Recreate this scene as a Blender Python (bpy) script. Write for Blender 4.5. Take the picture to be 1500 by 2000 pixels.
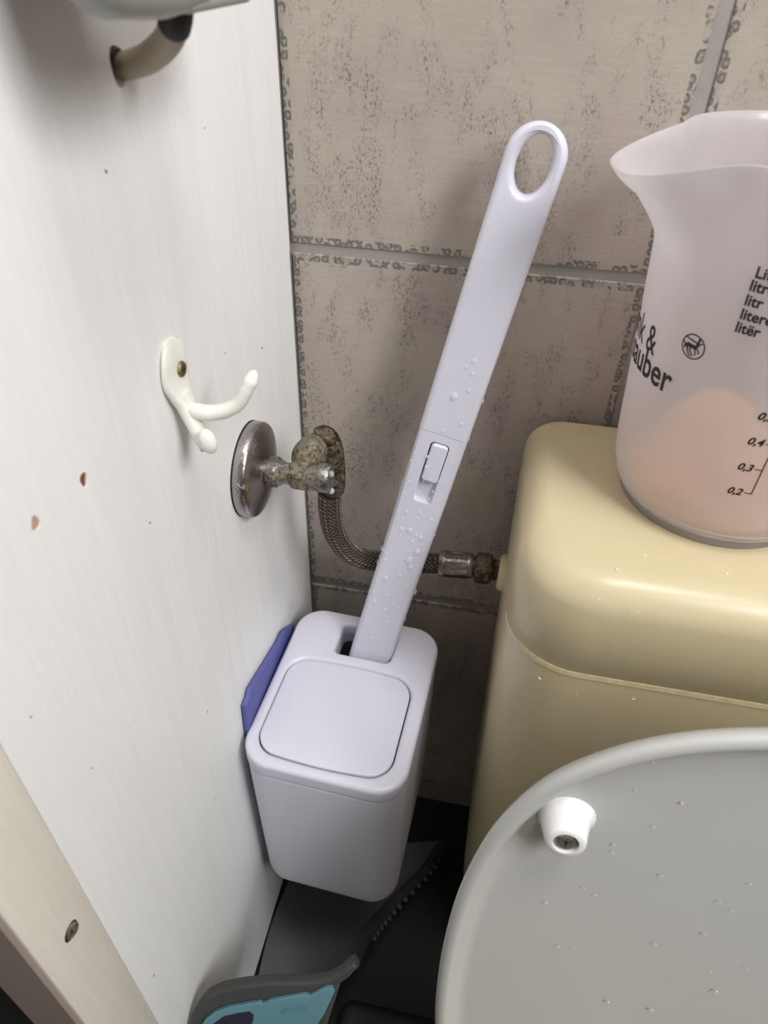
import bpy, bmesh, math, random
from mathutils import Vector, Matrix, noise
random.seed(7)
PI = math.pi
scene = bpy.context.scene
COL = scene.collection
for o in list(bpy.data.objects): bpy.data.objects.remove(o)

# ------------------------------------------------------------------ camera
F = 1387.0                                   # focal length in pixels of the 1500x2000 frame
RX = Vector((0.9802689, -0.13989044, 0.13965512))   # world axes written in camera axes
RY = Vector((0.19660213, 0.61670247, -0.76225039))
RZ = Vector((0.02050589, 0.77466685, 0.63203701))
CAM = Vector((0.15888, -0.48, 0.7968))
cd = bpy.data.cameras.new('camera'); cam = bpy.data.objects.new('camera', cd); COL.objects.link(cam)
m3 = Matrix((RX, RY, RZ))                    # camera -> world
cam.matrix_world = Matrix.Translation(CAM) @ m3.to_4x4()
cd.sensor_fit = 'VERTICAL'; cd.sensor_height = 36.0; cd.lens = F / 2000 * 36
cd.clip_start = 0.01; cd.clip_end = 20
cd.dof.use_dof = True; cd.dof.focus_distance = 0.52; cd.dof.aperture_fstop = 11
scene.camera = cam

# ------------------------------------------------------------------ light
world = bpy.data.worlds.new('world'); scene.world = world; world.use_nodes = True
world.node_tree.nodes['Background'].inputs[0].default_value = (0.9, 0.95, 1.0, 1)
world.node_tree.nodes['Background'].inputs[1].default_value = 0.065

def area(name, loc, target, size, power, color):
    l = bpy.data.lights.new(name, 'AREA'); l.shape = 'RECTANGLE'; l.size = size[0]; l.size_y = size[1]
    l.energy = power; l.color = color
    o = bpy.data.objects.new(name, l); COL.objects.link(o); o.location = loc
    o.rotation_euler = (Vector(target) - Vector(loc)).to_track_quat('-Z', 'Y').to_euler()
    return o
area('ceiling_lamp', (0.50, -0.45, 2.20), (0.30, -0.30, 0.3), (0.45, 0.45), 10, (1.0, 0.985, 0.97))
area('window_daylight', (1.04, -0.80, 1.45), (0.0, -0.2, 0.6), (0.60, 0.65), 21, (0.98, 0.985, 1.0))
scene.view_settings.view_transform = 'Standard'
scene.view_settings.look = 'None'
scene.view_settings.exposure = 0.22
scene.view_settings.gamma = 1.0
scene.view_settings.use_curve_mapping = False

# ------------------------------------------------------------------ helpers
def ray(px, py):
    return m3 @ Vector(((px - 750) / F, -(py - 1000) / F, -1))
def at(px, py, ax, val):                     # where a sight line meets the plane axis = val
    d = ray(px, py); return CAM + d * ((val - CAM[ax]) / d[ax])
def on_plane(px, py, P0, n):
    d = ray(px, py); return CAM + d * ((Vector(P0) - CAM).dot(n) / d.dot(n))

def tag(o, label=None, cat=None, group=None, kind=None):
    if label: o['label'] = label
    if cat: o['category'] = cat
    if group: o['group'] = group
    if kind: o['kind'] = kind
    return o
def thing(name, label, cat, loc=(0, 0, 0), group=None, mat=None):
    o = bpy.data.objects.new(name, None); COL.objects.link(o)
    o.empty_display_size = 0.02
    if mat is not None: o.matrix_world = mat
    else: o.location = loc
    return tag(o, label, cat, group)
def link(name, me, mat, parent=None, mw=None, smooth=True, angle=35):
    """mesh data given in the parent's frame unless mw given"""
    o = bpy.data.objects.new(name, me); COL.objects.link(o)
    if mat is not None:
        me.materials.clear(); me.materials.append(mat)
    if smooth:
        me.shade_smooth(); me.set_sharp_from_angle(angle=math.radians(angle))
    if parent: o.parent = parent
    if mw is not None: o.matrix_local = mw
    return o
def bm_obj(name, bm, mat, parent=None, mw=None, **k):
    bmesh.ops.recalc_face_normals(bm, faces=bm.faces[:])
    me = bpy.data.meshes.new(name); bm.to_mesh(me); bm.free()
    return link(name, me, mat, parent, mw, **k)
def rrect(hx, hy, r, n=7, cx=0, cy=0, bow=0.0):
    pts = []
    for sx, sy, a0 in ((1, 1, 0), (-1, 1, 90), (-1, -1, 180), (1, -1, 270)):
        for i in range(n + 1):
            a = math.radians(a0 + 90 * i / n)
            pts.append((cx + sx * (hx - r) + r * math.cos(a), cy + sy * (hy - r) + r * math.sin(a)))
    if bow:
        out = []
        for i in range(len(pts)):
            a = pts[i]; b = pts[(i + 1) % len(pts)]
            out.append(a)
            L = math.hypot(b[0] - a[0], b[1] - a[1])
            if L > 4 * r / n * 1.2:
                for k in range(1, 12): out.append((a[0] + (b[0] - a[0]) * k / 12, a[1] + (b[1] - a[1]) * k / 12))
        pts = []
        for x, y in out:
            u = (x - cx) / hx; v = (y - cy) / hy
            pts.append((x + math.copysign(bow, v) * 0 , y + (bow * (1 - u * u)) * (1 if v > 0 else -1) * min(1, abs(v) * 1.2)))
    return pts
def plate_mesh(name, outer, holes=(), h=0.01, bevel=0.001, res=4):
    """flat outline with holes, thickness h centred on z=0, rounded edges of radius bevel"""
    cu = bpy.data.curves.new(name, 'CURVE'); cu.dimensions = '2D'; cu.fill_mode = 'BOTH'
    for pl in [outer] + list(holes):
        s = cu.splines.new('POLY'); s.points.add(len(pl) - 1)
        for p, q in zip(s.points, pl): p.co = (q[0], q[1], 0, 1)
        s.use_cyclic_u = True
    cu.extrude = max(h / 2 - bevel, 1e-5); cu.bevel_depth = bevel; cu.offset = -bevel; cu.bevel_resolution = res
    o = bpy.data.objects.new(name, cu); COL.objects.link(o)
    dg = bpy.context.evaluated_depsgraph_get(); dg.update()
    me = bpy.data.meshes.new_from_object(o.evaluated_get(dg)); me.name = name
    bpy.data.objects.remove(o); bpy.data.curves.remove(cu)
    bm = bmesh.new(); bm.from_mesh(me); bmesh.ops.remove_doubles(bm, verts=bm.verts[:], dist=1e-6)
    bmesh.ops.recalc_face_normals(bm, faces=bm.faces[:]); bm.to_mesh(me); bm.free()
    return me
def plate(name, outer, mat, parent=None, mw=None, holes=(), h=0.01, bevel=0.001, res=4, angle=35):
    return link(name, plate_mesh(name, outer, holes, h, bevel, res), mat, parent, mw, angle=angle)
def loft(bm, rings, cap0=True, cap1=True, closed=True):
    vs = [[bm.verts.new(p) for p in r] for r in rings]
    n = len(vs[0])
    for a, b in zip(vs, vs[1:]):
        for i in range(n if closed else n - 1):
            j = (i + 1) % n
            bm.faces.new((a[i], a[j], b[j], b[i]))
    if cap0: bm.faces.new(vs[0][::-1])
    if cap1: bm.faces.new(vs[-1])
    return vs
def lathe(bm, prof, seg=48, M=None, cap0=True, cap1=True):
    rings = []
    for r, z in prof:
        ring = []
        for i in range(seg):
            a = 2 * PI * i / seg
            p = Vector((r * math.cos(a), r * math.sin(a), z))
            ring.append(M @ p if M is not None else p)
        rings.append(ring)
    return loft(bm, rings, cap0, cap1)
def frame_z(origin, zdir, xhint=(0, 0, 1)):
    z = Vector(zdir).normalized(); x = Vector(xhint); x = (x - z * x.dot(z))
    if x.length < 1e-4: x = Vector((0, 1, 0)) - z * z.y
    x.normalize(); y = z.cross(x)
    M = Matrix((x, y, z)).transposed().to_4x4(); M.translation = Vector(origin); return M
def catmull(P, n):
    P = [Vector(p) for p in P]; Q = [P[0] * 2 - P[1]] + P + [P[-1] * 2 - P[-2]]; out = []
    for i in range(1, len(Q) - 2):
        a, b, c, d = Q[i - 1:i + 3]
        for k in range(n):
            t = k / n
            out.append(0.5 * ((2 * b) + (c - a) * t + (2 * a - 5 * b + 4 * c - d) * t * t + (3 * b - a - 3 * c + d) * t ** 3))
    out.append(P[-1]); return out
def frames(path):
    fr = []; N = None
    for i, p in enumerate(path):
        T = (path[min(i + 1, len(path) - 1)] - path[max(i - 1, 0)]).normalized()
        if N is None: N = T.orthogonal().normalized()
        N = (N - T * N.dot(T)).normalized(); fr.append((p, T, N, T.cross(N)))
    return fr
def tube(bm, path, rad, seg=16, flat=1.0, cap=True, up=None):
    rings = []
    for i, (p, T, N, B) in enumerate(frames(path)):
        if up is not None:
            N = (Vector(up) - T * Vector(up).dot(T)).normalized(); B = T.cross(N)
        r = rad[i] if isinstance(rad, (list, tuple)) else rad
        rings.append([p + N * (r * math.cos(2 * PI * k / seg)) + B * (r * flat * math.sin(2 * PI * k / seg)) for k in range(seg)])
    return loft(bm, rings, cap, cap)
def box(bm, x0, x1, y0, y1, z0, z1, bevel=0.0, seg=2):
    r = bmesh.ops.create_cube(bm, size=1)
    for v in r['verts']:
        v.co = Vector(((x0 + x1) / 2 + v.co.x * (x1 - x0), (y0 + y1) / 2 + v.co.y * (y1 - y0), (z0 + z1) / 2 + v.co.z * (z1 - z0)))
    if bevel:
        es = list({e for v in r['verts'] for e in v.link_edges})
        bmesh.ops.bevel(bm, geom=es, offset=bevel, segments=seg, affect='EDGES', profile=0.5)
def cut(o, cutters):
    for c in cutters:
        md = o.modifiers.new('b', 'BOOLEAN'); md.object = c; md.operation = 'DIFFERENCE'; md.solver = 'EXACT'
    dg = bpy.context.evaluated_depsgraph_get(); dg.update()
    me = bpy.data.meshes.new_from_object(o.evaluated_get(dg)); old = o.data
    o.modifiers.clear(); o.data = me; me.name = old.name
    for c in cutters: bpy.data.objects.remove(c)

# ------------------------------------------------------------------ materials
class NT:
    def __init__(s, name):
        s.m = bpy.data.materials.new(name); s.m.use_nodes = True; s.t = s.m.node_tree
        s.b = s.t.nodes['Principled BSDF']; s.out = s.t.nodes['Material Output']
    def n(s, typ, **k):
        nd = s.t.nodes.new(typ)
        for a, v in k.items(): setattr(nd, a, v)
        return nd
    def l(s, a, b): s.t.links.new(a, b)
    def math(s, op, a, b=None, c=None, clamp=False):
        nd = s.n('ShaderNodeMath', operation=op); nd.use_clamp = clamp
        for i, v in enumerate((a, b, c)):
            if v is None: continue
            if isinstance(v, (int, float)): nd.inputs[i].default_value = v
            else: s.l(v, nd.inputs[i])
        return nd.outputs[0]
    def coord(s, which='Object', scale=(1, 1, 1), loc=(0, 0, 0)):
        tc = s.n('ShaderNodeTexCoord'); mp = s.n('ShaderNodeMapping')
        mp.inputs['Scale'].default_value = scale; mp.inputs['Location'].default_value = loc
        s.l(tc.outputs[which], mp.inputs[0]); return mp.outputs[0]
    def noise(s, v, scale, detail=3, rough=0.55, dist=0.0):
        nd = s.n('ShaderNodeTexNoise'); nd.inputs['Scale'].default_value = scale; nd.inputs['Detail'].default_value = detail
        nd.inputs['Roughness'].default_value = rough; nd.inputs['Distortion'].default_value = dist
        s.l(v, nd.inputs['Vector']); return nd.outputs['Fac']
    def ramp(s, v, a, b, lo=0.0, hi=1.0):
        nd = s.n('ShaderNodeMapRange'); nd.inputs[1].default_value = a; nd.inputs[2].default_value = b
        nd.inputs[3].default_value = lo; nd.inputs[4].default_value = hi
        s.l(v, nd.inputs[0]); return nd.outputs[0]
    def mix(s, f, a, b):
        nd = s.n('ShaderNodeMix', data_type='RGBA')
        if isinstance(f, (int, float)): nd.inputs[0].default_value = f
        else: s.l(f, nd.inputs[0])
        for i, v in ((6, a), (7, b)):
            if isinstance(v, tuple): nd.inputs[i].default_value = (*v[:3], 1)
            else: s.l(v, nd.inputs[i])
        return nd.outputs[2]
    def bump(s, h, strength=0.3, dist=0.001):
        nd = s.n('ShaderNodeBump'); nd.inputs['Strength'].default_value = strength; nd.inputs['Distance'].default_value = dist
        s.l(h, nd.inputs['Height']); s.l(nd.outputs[0], s.b.inputs['Normal'])
def srgb(r, g, b):
    f = lambda c: (c / 255 / 12.92) if c / 255 <= 0.04045 else ((c / 255 + 0.055) / 1.055) ** 2.4
    return (f(r), f(g), f(b))
def plain(name, col, rough=0.4, metal=0.0, vary=0.04, scale=60, bump=0.0, coat=0.0, sss=0.0):
    t = NT(name); v = t.coord()
    n = t.noise(v, scale, 4)
    dark = tuple(c * (1 - vary) for c in col); lite = tuple(min(1, c * (1 + vary)) for c in col)
    t.l(t.mix(n, dark, lite), t.b.inputs['Base Color'])
    t.b.inputs['Roughness'].default_value = rough; t.b.inputs['Metallic'].default_value = metal
    if coat: t.b.inputs['Coat Weight'].default_value = coat
    if sss:
        t.b.inputs['Subsurface Weight'].default_value = sss; t.b.inputs['Subsurface Radius'].default_value = (.004, .004, .005)
    if bump: t.bump(t.noise(v, scale * 6, 3), bump, 0.0005)
    return t.m

def tile_material():
    t = NT('glazed_beige_tile')
    uv = t.n('ShaderNodeUVMap'); sep = t.n('ShaderNodeSeparateXYZ'); t.l(uv.outputs[0], sep.inputs[0])
    W, H = 0.2435, 0.3225
    u, v = sep.outputs[0], sep.outputs[1]
    eu = t.math('MINIMUM', u, t.math('SUBTRACT', W, u)); ev = t.math('MINIMUM', v, t.math('SUBTRACT', H, v))
    e = t.math('MINIMUM', eu, ev)
    oi = t.n('ShaderNodeObjectInfo')
    cmb = t.n('ShaderNodeCombineXYZ'); t.l(t.math('MULTIPLY', oi.outputs['Random'], 7.0), cmb.inputs[2])
    add = t.n('ShaderNodeVectorMath', operation='ADD'); t.l(uv.outputs[0], add.inputs[0]); t.l(cmb.outputs[0], add.inputs[1])
    P = add.outputs[0]
    def mapped(sc):
        mp = t.n('ShaderNodeMapping'); mp.inputs['Scale'].default_value = sc; t.l(P, mp.inputs[0]); return mp.outputs[0]
    # blotchy base
    base = t.mix(t.ramp(t.noise(mapped((1, 1, 1)), 14, 3), .35, .65), srgb(172, 160, 151), srgb(180, 170, 158))
    base = t.mix(t.math('MULTIPLY', t.ramp(t.noise(mapped((60, 700, 1)), 1.0, 2), .45, .8), .22), base, srgb(205, 196, 186))
    base = t.mix(t.math('MULTIPLY', t.ramp(t.noise(mapped((1.5, 1, 1)), 700, 3, .7), .50, .62), .16), base, srgb(140, 130, 124))
    # scratchy grey marks gathered in patches, drawn up and down
    fine = t.ramp(t.noise(mapped((1.7, 1, 1)), 420, 3, .6, .6), .53, .585)
    patch = t.ramp(t.noise(mapped((1.8, .75, 1)), 30, 4, .7), .48, .62)
    marks = t.math('MULTIPLY', t.math('MULTIPLY', fine, patch), .75)
    base = t.mix(marks, base, srgb(112, 102, 97))
    halo = t.math('MULTIPLY', patch, .10)
    base = t.mix(halo, base, srgb(140, 130, 124))
    # chains of little rings along the edges
    vo = t.n('ShaderNodeTexVoronoi', voronoi_dimensions='2D'); vo.inputs['Scale'].default_value = 165
    vo.inputs['Randomness'].default_value = .8
    t.l(P, vo.inputs['Vector'])
    d = vo.outputs['Distance']
    ring = t.math('MULTIPLY', t.ramp(d, .10, .24, .35, 1.0), t.ramp(d, .42, .50, 1.0, 0.0))
    band = t.math('MULTIPLY', t.ramp(e, .0006, .0012), t.ramp(e, .0058, .0066, 1.0, 0.0))
    gate = t.ramp(t.noise(mapped((1, 1, 1)), 90, 2), .36, .44)
    grain = t.ramp(t.noise(mapped((1, 1, 1)), 1500, 2), .35, .6, .55, 1.0)
    rings = t.math('MULTIPLY', t.math('MULTIPLY', t.math('MULTIPLY', ring, band), gate), grain)
    base = t.mix(t.math('MULTIPLY', rings, .95), base, srgb(84, 84, 80))
    near = t.math('MULTIPLY', t.ramp(e, .0, .007, .30, 0.0), 1.0)
    base = t.mix(near, base, srgb(140, 134, 127))
    t.l(base, t.b.inputs['Base Color'])
    t.b.inputs['Roughness'].default_value = .42
    t.b.inputs['Specular IOR Level'].default_value = .35
    t.bump(t.math('SUBTRACT', 0.0, t.math('ADD', marks, rings)), .25, .0004)
    return t.m

def board_material(name, a, b, streak, fine=(1, 260, 9)):
    t = NT(name); 
    n1 = t.noise(t.coord(scale=fine), 1.0, 5, .6, .4)
    n2 = t.noise(t.coord(scale=(1, 55, 3)), 1.0, 3)
    n3 = t.noise(t.coord(), 900, 2)
    c = t.mix(t.ramp(n1, .35, .7), a, b)
    c = t.mix(t.math('MULTIPLY', t.ramp(n2, .52, .75), .30), c, streak)
    t.l(c, t.b.inputs['Base Color']); t.b.inputs['Roughness'].default_value = .5
    t.b.inputs['Specular IOR Level'].default_value = .35
    t.bump(t.math('ADD', n1, t.math('MULTIPLY', n3, .15)), .35, .0006)
    return t.m

def grime_metal(name, base, rough, grime_lo, grime_hi, metal=1.0, scale=120):
    t = NT(name); v = t.coord()
    n1 = t.noise(v, scale, 6, .65, .8); n2 = t.noise(v, scale * 3.3, 4, .6)
    f = t.ramp(n1, grime_lo, grime_hi)
    dirt = t.mix(t.ramp(n2, .36, .66), srgb(52, 44, 32), srgb(142, 130, 104))
    t.l(t.mix(f, base, dirt), t.b.inputs['Base Color'])
    t.l(t.math('MULTIPLY', t.math('SUBTRACT', 1.0, f), metal), t.b.inputs['Metallic'])
    t.l(t.ramp(f, 0, 1, rough, .85), t.b.inputs['Roughness'])
    t.bump(t.math('ADD', n2, t.math('MULTIPLY', f, .8)), .5, .0008)
    return t.m

M_tile = tile_material()
M_grout = plain('grey_grout', srgb(158, 152, 147), .8, vary=.12, scale=200, bump=.4)
M_board = board_material('white_woodgrain_board', srgb(243, 243, 242), srgb(238, 238, 236), srgb(224, 224, 221))
M_batten = board_material('cream_batten', srgb(242, 234, 223), srgb(234, 226, 215), srgb(214, 205, 193), (300, 300, 14))
M_batten_shade = plain('shaded_batten_end', srgb(150, 136, 126), .7, vary=.1, scale=40)  # darker brown tone standing in for shade on the batten's end face
M_wallpaint = plain('painted_wall', srgb(140, 138, 134), .8, vary=.03)
M_floor = plain('dark_floor', srgb(24, 24, 23), .7, vary=.2, scale=25)
M_white = plain('white_plastic', srgb(213, 212, 224), .34, vary=.01, scale=8, sss=.05)
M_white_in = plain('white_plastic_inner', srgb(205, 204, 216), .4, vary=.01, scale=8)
M_enamel = plain('cream_white_enamel', srgb(233, 232, 222), .28, vary=.05, scale=180, bump=.05)
M_chrome = grime_metal('worn_chrome', srgb(168, 162, 160), .24, .62, .68, scale=90)
M_chrome_dirty = grime_metal('limescaled_chrome', srgb(140, 139, 138), .34, .48, .56, scale=130)
M_crust = grime_metal('crusted_metal', srgb(140, 134, 122), .4, .42, .54, scale=110)
M_brown = grime_metal('tarnished_brown_metal', srgb(86, 74, 62), .4, .45, .62, scale=160)
M_braid = grime_metal('braided_steel', srgb(112, 103, 95), .5, .50, .66, scale=70, metal=.75)
M_hosecore = plain('hose_core', srgb(52, 46, 40), .7)
M_ferrule = grime_metal('crimped_ferrule', srgb(150, 143, 138), .35, .60, .72, scale=110)
M_brass = grime_metal('brassy_screw', srgb(150, 136, 100), .35, .62, .8, scale=400)
M_screw = grime_metal('steel_screw', srgb(150, 146, 140), .35, .5, .65, scale=400)
M_black = plain('black_rubber', srgb(14, 14, 14), .6)
M_blue = plain('blue_foam_pad', srgb(92, 96, 160), .7, vary=.12, scale=300, bump=.3)
M_yellow = plain('aged_yellow_plastic', srgb(208, 194, 158), .30, vary=.012, scale=18, bump=.02)
M_yellow_seam = plain('dusty_yellow_gasket', srgb(222, 204, 164), .7, vary=.25, scale=220, bump=.4)
M_seat = plain('grey_white_plastic', srgb(196, 196, 192), .38, vary=.01, scale=20)
M_seat_rim = plain('seat_rim_plastic', srgb(208, 206, 200), .35, vary=.04, scale=260)
M_bumper = plain('white_bumper', srgb(244, 243, 240), .35, vary=.01)
M_pan = plain('charcoal_plastic', srgb(58, 58, 58), .55, vary=.08, scale=90, bump=.2)
M_pan_dark = plain('black_plastic', srgb(36, 36, 38), .6, vary=.05)
M_teal = plain('teal_plastic', srgb(88, 128, 136), .45, vary=.04, scale=90, bump=.1)
M_purple = plain('smoky_window', srgb(44, 42, 56), .25)
M_greyp = plain('grey_satin_plastic', srgb(160, 162, 156), .35, vary=.02)
M_greyd = plain('dark_grey_plastic', srgb(84, 82, 82), .4, vary=.02)
M_beige = plain('beige_pipe', srgb(166, 152, 132), .45, vary=.02)
M_ink = plain('black_print', srgb(38, 32, 34), .5, vary=0)
M_ceramic = plain('cream_ceramic', srgb(225, 215, 185), .15, vary=.01)
M_chip = plain('rusty_hole', srgb(120, 72, 50), .8, vary=.4, scale=300)
M_chip2 = plain('pale_chip', srgb(190, 160, 140), .8, vary=.25, scale=300)
M_debris = plain('pale_debris', srgb(225, 220, 205), .6, vary=.2)

def water_material():
    t = NT('clear_water'); t.b.inputs['Base Color'].default_value = (.96, .96, 1.0, 1)
    t.b.inputs['Roughness'].default_value = .06; t.b.inputs['IOR'].default_value = 1.45
    t.l(t.ramp(t.noise(t.coord(), 300, 1), .3, .7, .30, .36), t.b.inputs['Alpha'])
    t.b.inputs['Specular IOR Level'].default_value = 1.0; return t.m
M_water = water_material()
def frosted():
    t = NT('frosted_translucent_plastic'); v = t.coord()
    n = t.noise(v, 30, 3)
    diff = t.n('ShaderNodeBsdfDiffuse'); diff.inputs[0].default_value = (*srgb(244, 240, 240), 1)
    trl = t.n('ShaderNodeBsdfTranslucent'); trl.inputs[0].default_value = (*srgb(248, 244, 245), 1)
    rf = t.n('ShaderNodeBsdfRefraction'); rf.inputs['IOR'].default_value = 1.06; rf.inputs['Roughness'].default_value = .34
    rf.inputs[0].default_value = (*srgb(252, 250, 251), 1)
    gl = t.n('ShaderNodeBsdfGlossy'); gl.inputs['Roughness'].default_value = .28
    m1 = t.n('ShaderNodeMixShader'); m1.inputs[0].default_value = .5; t.l(diff.outputs[0], m1.inputs[1]); t.l(trl.outputs[0], m1.inputs[2])
    m2 = t.n('ShaderNodeMixShader'); t.l(t.ramp(n, .3, .7, .46, .52), m2.inputs[0]); t.l(m1.outputs[0], m2.inputs[1]); t.l(rf.outputs[0], m2.inputs[2])
    m3_ = t.n('ShaderNodeMixShader'); m3_.inputs[0].default_value = .05; t.l(m2.outputs[0], m3_.inputs[1]); t.l(gl.outputs[0], m3_.inputs[2])
    t.l(m3_.outputs[0], t.out.inputs[0]); t.t.nodes.remove(t.b); return t.m
M_frost = frosted()
M_peach = plain('peach_foam', srgb(238, 184, 128), .8, vary=.1, scale=60, bump=.3)

# ------------------------------------------------------------------ room shell
FZ = -0.067
def slab(name, x0, x1, y0, y1, z0, z1, mat, label=None):
    bm = bmesh.new(); box(bm, x0, x1, y0, y1, z0, z1)
    o = bm_obj(name, bm, mat, smooth=False); tag(o, label, None, None, 'structure'); return o
slab('floor', -1.0, 1.2, -1.7, 0.1, FZ - .05, FZ, M_floor, 'dark floor below the toilet and panel')
slab('ceiling', -1.0, 1.2, -1.7, 0.1, 2.3, 2.35, M_wallpaint)
slab('wall_right', 1.1, 1.15, -1.7, 0.1, FZ, 2.3, M_wallpaint)
slab('wall_outer', -.95, -.90, -1.7, 0.1, FZ, 2.3, M_wallpaint)
slab('wall_front', -.90, 1.1, -1.65, -1.60, FZ, 2.3, M_wallpaint)
wb = slab('wall_back', -.90, 1.1, 0.0015, 0.05, FZ, 2.3, M_grout, 'back wall of beige speckled tiles with grey grout')
TW, TH = 0.2435, 0.3225
def tile_mesh(w, h, u0=0, v0=0):
    bm = bmesh.new(); box(bm, 0, w, 0, .006, 0, h)
    es = [e for e in bm.edges if all(v.co.y < .001 for v in e.verts)]
    bmesh.ops.bevel(bm, geom=es, offset=.0016, segments=3, affect='EDGES')
    uv = bm.loops.layers.uv.new('UVMap')
    for f in bm.faces:
        for l in f.loops: l[uv].uv = (l.vert.co.x + u0, l.vert.co.z + v0)
    me = bpy.data.meshes.new('tile'); bmesh.ops.recalc_face_normals(bm, faces=bm.faces[:]); bm.to_mesh(me); bm.free()
    me.materials.append(M_tile); return me
full = tile_mesh(TW, TH)
rows = [(.6249 + .3273 * k) for k in range(-2, 5)]
for c in range(-3, 4):
    x0 = .2455 + .003 + .2495 * c
    if x0 + TW > 1.1 or x0 < -.9: continue
    for z0 in rows:
        z0 += .0024; hh = TH; me = full
        if z0 < FZ:
            hh = z0 + TH - FZ; me = tile_mesh(TW, hh, 0, TH - hh); z0 = FZ
        if z0 + hh > 2.3: hh = 2.3 - z0; me = tile_mesh(TW, hh)
        o = bpy.data.objects.new('tile', me); COL.objects.link(o); o.parent = wb
        o.location = (x0, .0002 + random.uniform(-.0002, .0002), z0)

# white board on the left (partition), with its openings
PY0, PY1 = -.364, -.0042
bm = bmesh.new()
prof = [(PY0, 0.0), (-.0052, 0.0), (-.0046, .2), (-.0052, .45), (-.0046, .6235), (-.0034, .624), (-.0034, .745), (-.0042, .76), (-.0034, .80), (-.0034, 1.9), (PY0, 1.9)]
rings = [[(x, y, z) for y, z in prof] for x in (-.018, 0)]
loft(bm, rings)
board = bm_obj('wall_left', bm, M_board, smooth=False); tag(board, 'white woodgrain partition board on the left', None, None, 'structure')
def cyl(name, p, d, r, L, seg=24, stretch=1.0):
    bm = bmesh.new(); M = frame_z(p, d)
    lathe(bm, [(r, -L / 2), (r, L / 2)], seg, M)
    return bm_obj(name, bm, None)
HOLE = at(232, 128, 0, 0)
H1 = at(164, 937, 0, 0); H2 = at(69, 1022, 0, 0)
def chipcut(p, w, h, dep):
    bm = bmesh.new(); pts = []
    for i in range(14):
        a = 2 * PI * i / 14; k = 1 + .12 * math.sin(3 * a + p.y * 90)
        pts.append((p.y + w * k * math.cos(a), p.z + h * k * math.sin(a)))
    loft(bm, [[(-dep, y, z) for y, z in pts], [(.002, y, z) for y, z in pts]]); return bm_obj('c', bm, None)
bm = bmesh.new(); pts = []
for i in range(20):
    a = 2 * PI * i / 20; k = 1 + .10 * math.sin(3 * a + 1)
    pts.append((HOLE.y +   .0062 * k * math.cos(a), HOLE.z + .0068 * k * math.sin(a)))
loft(bm, [[(-.010, y, z) for y, z in pts], [(.002, y, z) for y, z in pts]]); hc = bm_obj('c', bm, None)
cut(board, [hc, chipcut(H1, .0024, .0034, .0010), chipcut(H2, .0024, .0030, .0006)])
for p, w, h, mt, dep, lb in ((H1, .0028, .0040, M_chip, .0008, 'rusty brown screw hole in the board'), (H2, .0028, .0036, M_chip2, .0004, 'pale chipped screw hole in the board'), (HOLE, .0075, .0080, M_chip, .0090, 'ragged brown pipe hole')):
    bm = bmesh.new(); box(bm, -dep - .001, -dep, p.y - w, p.y + w, p.z - h, p.z + h)
    tag(bm_obj('hole_lining', bm, mt, board), lb)
bm = bmesh.new()
for (px, py, s) in ((293, 1021, .0005), (207, 335, .0006), (512, 680, .0006), (440, 690, .0004), (400, 250, .0003), (60, 1400, .0004), (180, 1500, .0004), (405, 1390, .0005), (300, 1905, .0005), (420, 1560, .0004)):
    p = at(px, py, 0, 0); a = random.uniform(0, 3)
    pts = [(p.y + s * 1.6 * math.cos(t) * math.cos(a) - s * math.sin(t) * math.sin(a), p.z + s * 1.6 * math.cos(t) * math.sin(a) + s * math.sin(t) * math.cos(a)) for t in [2 * PI * k / 7 for k in range(7)]]
    loft(bm, [[(-.0002, y, z) for y, z in pts], [(.00015, y, z) for y, z in pts]])
tag(bm_obj('speck', bm, M_chip, board, smooth=False), 'small dark specks on the board', kind='stuff')
bm = bmesh.new(); box(bm, -.022, .0006, -.3975, PY0 - .0003, -.01, 1.9, .0012)
bat = bm_obj('batten', bm, M_batten, board, smooth=True); tag(bat, 'cream wooden batten along the front edge of the board')
bm = bmesh.new(); box(bm, -.030, -.0008, -.4000, -.3976, -.01, 1.9)  # thin added sheet over the batten's end face, its shade painted in brown
bm_obj('batten_end_shade', bm, M_batten_shade, board, smooth=False)
def screw(name, p, d, r, mat, parent, h=.0016, slots=4, label=None, inv=None):
    """pan head with a cross recess, axis d"""
    M = frame_z(p, d)
    if inv is not None: M = inv @ M
    bm = bmesh.new()
    lathe(bm, [(r * .98, 0), (r, h * .25), (r * .9, h * .7), (r * .8, h * .95), (r * .70, h * 1.02)], 24, M, True, False)
    # recessed drive
    n = 24; star = []
    for i in range(n):
        a = 2 * PI * i / n; k = .14 + .46 * (abs(math.cos(a * slots / 2)) ** 4)
        star.append((a, r * k))
    ring_o = [M @ Vector((r * .70 * math.cos(a), r * .70 * math.sin(a), h * 1.02)) for a, _ in star]
    r1 = [M @ Vector((k * math.cos(a), k * math.sin(a), h * .98)) for a, k in star]
    r2 = [M @ Vector((k * .8 * math.cos(a), k * .8 * math.sin(a), h * .05)) for a, k in star]
    loft(bm, [ring_o, r1, r2], False, True); bmesh.ops.remove_doubles(bm, verts=bm.verts[:], dist=1e-7)
    o = bm_obj(name, bm, mat, parent)
    if label: o['label'] = label
    return o
sp = at(137, 1818, 0, .0002)
screw('screw', (0.0006, sp.y, sp.z), (1, -.25, .1), .0042, M_screw, bat, .0010, label='steel screw sunk in the batten')
bm = bmesh.new(); lathe(bm, [(.0049, 0), (.0046, .0003)], 28, frame_z((.00045, sp.y, sp.z), (1, 0, 0)))
bm_obj('screw_hole', bm, M_black, bat)

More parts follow.
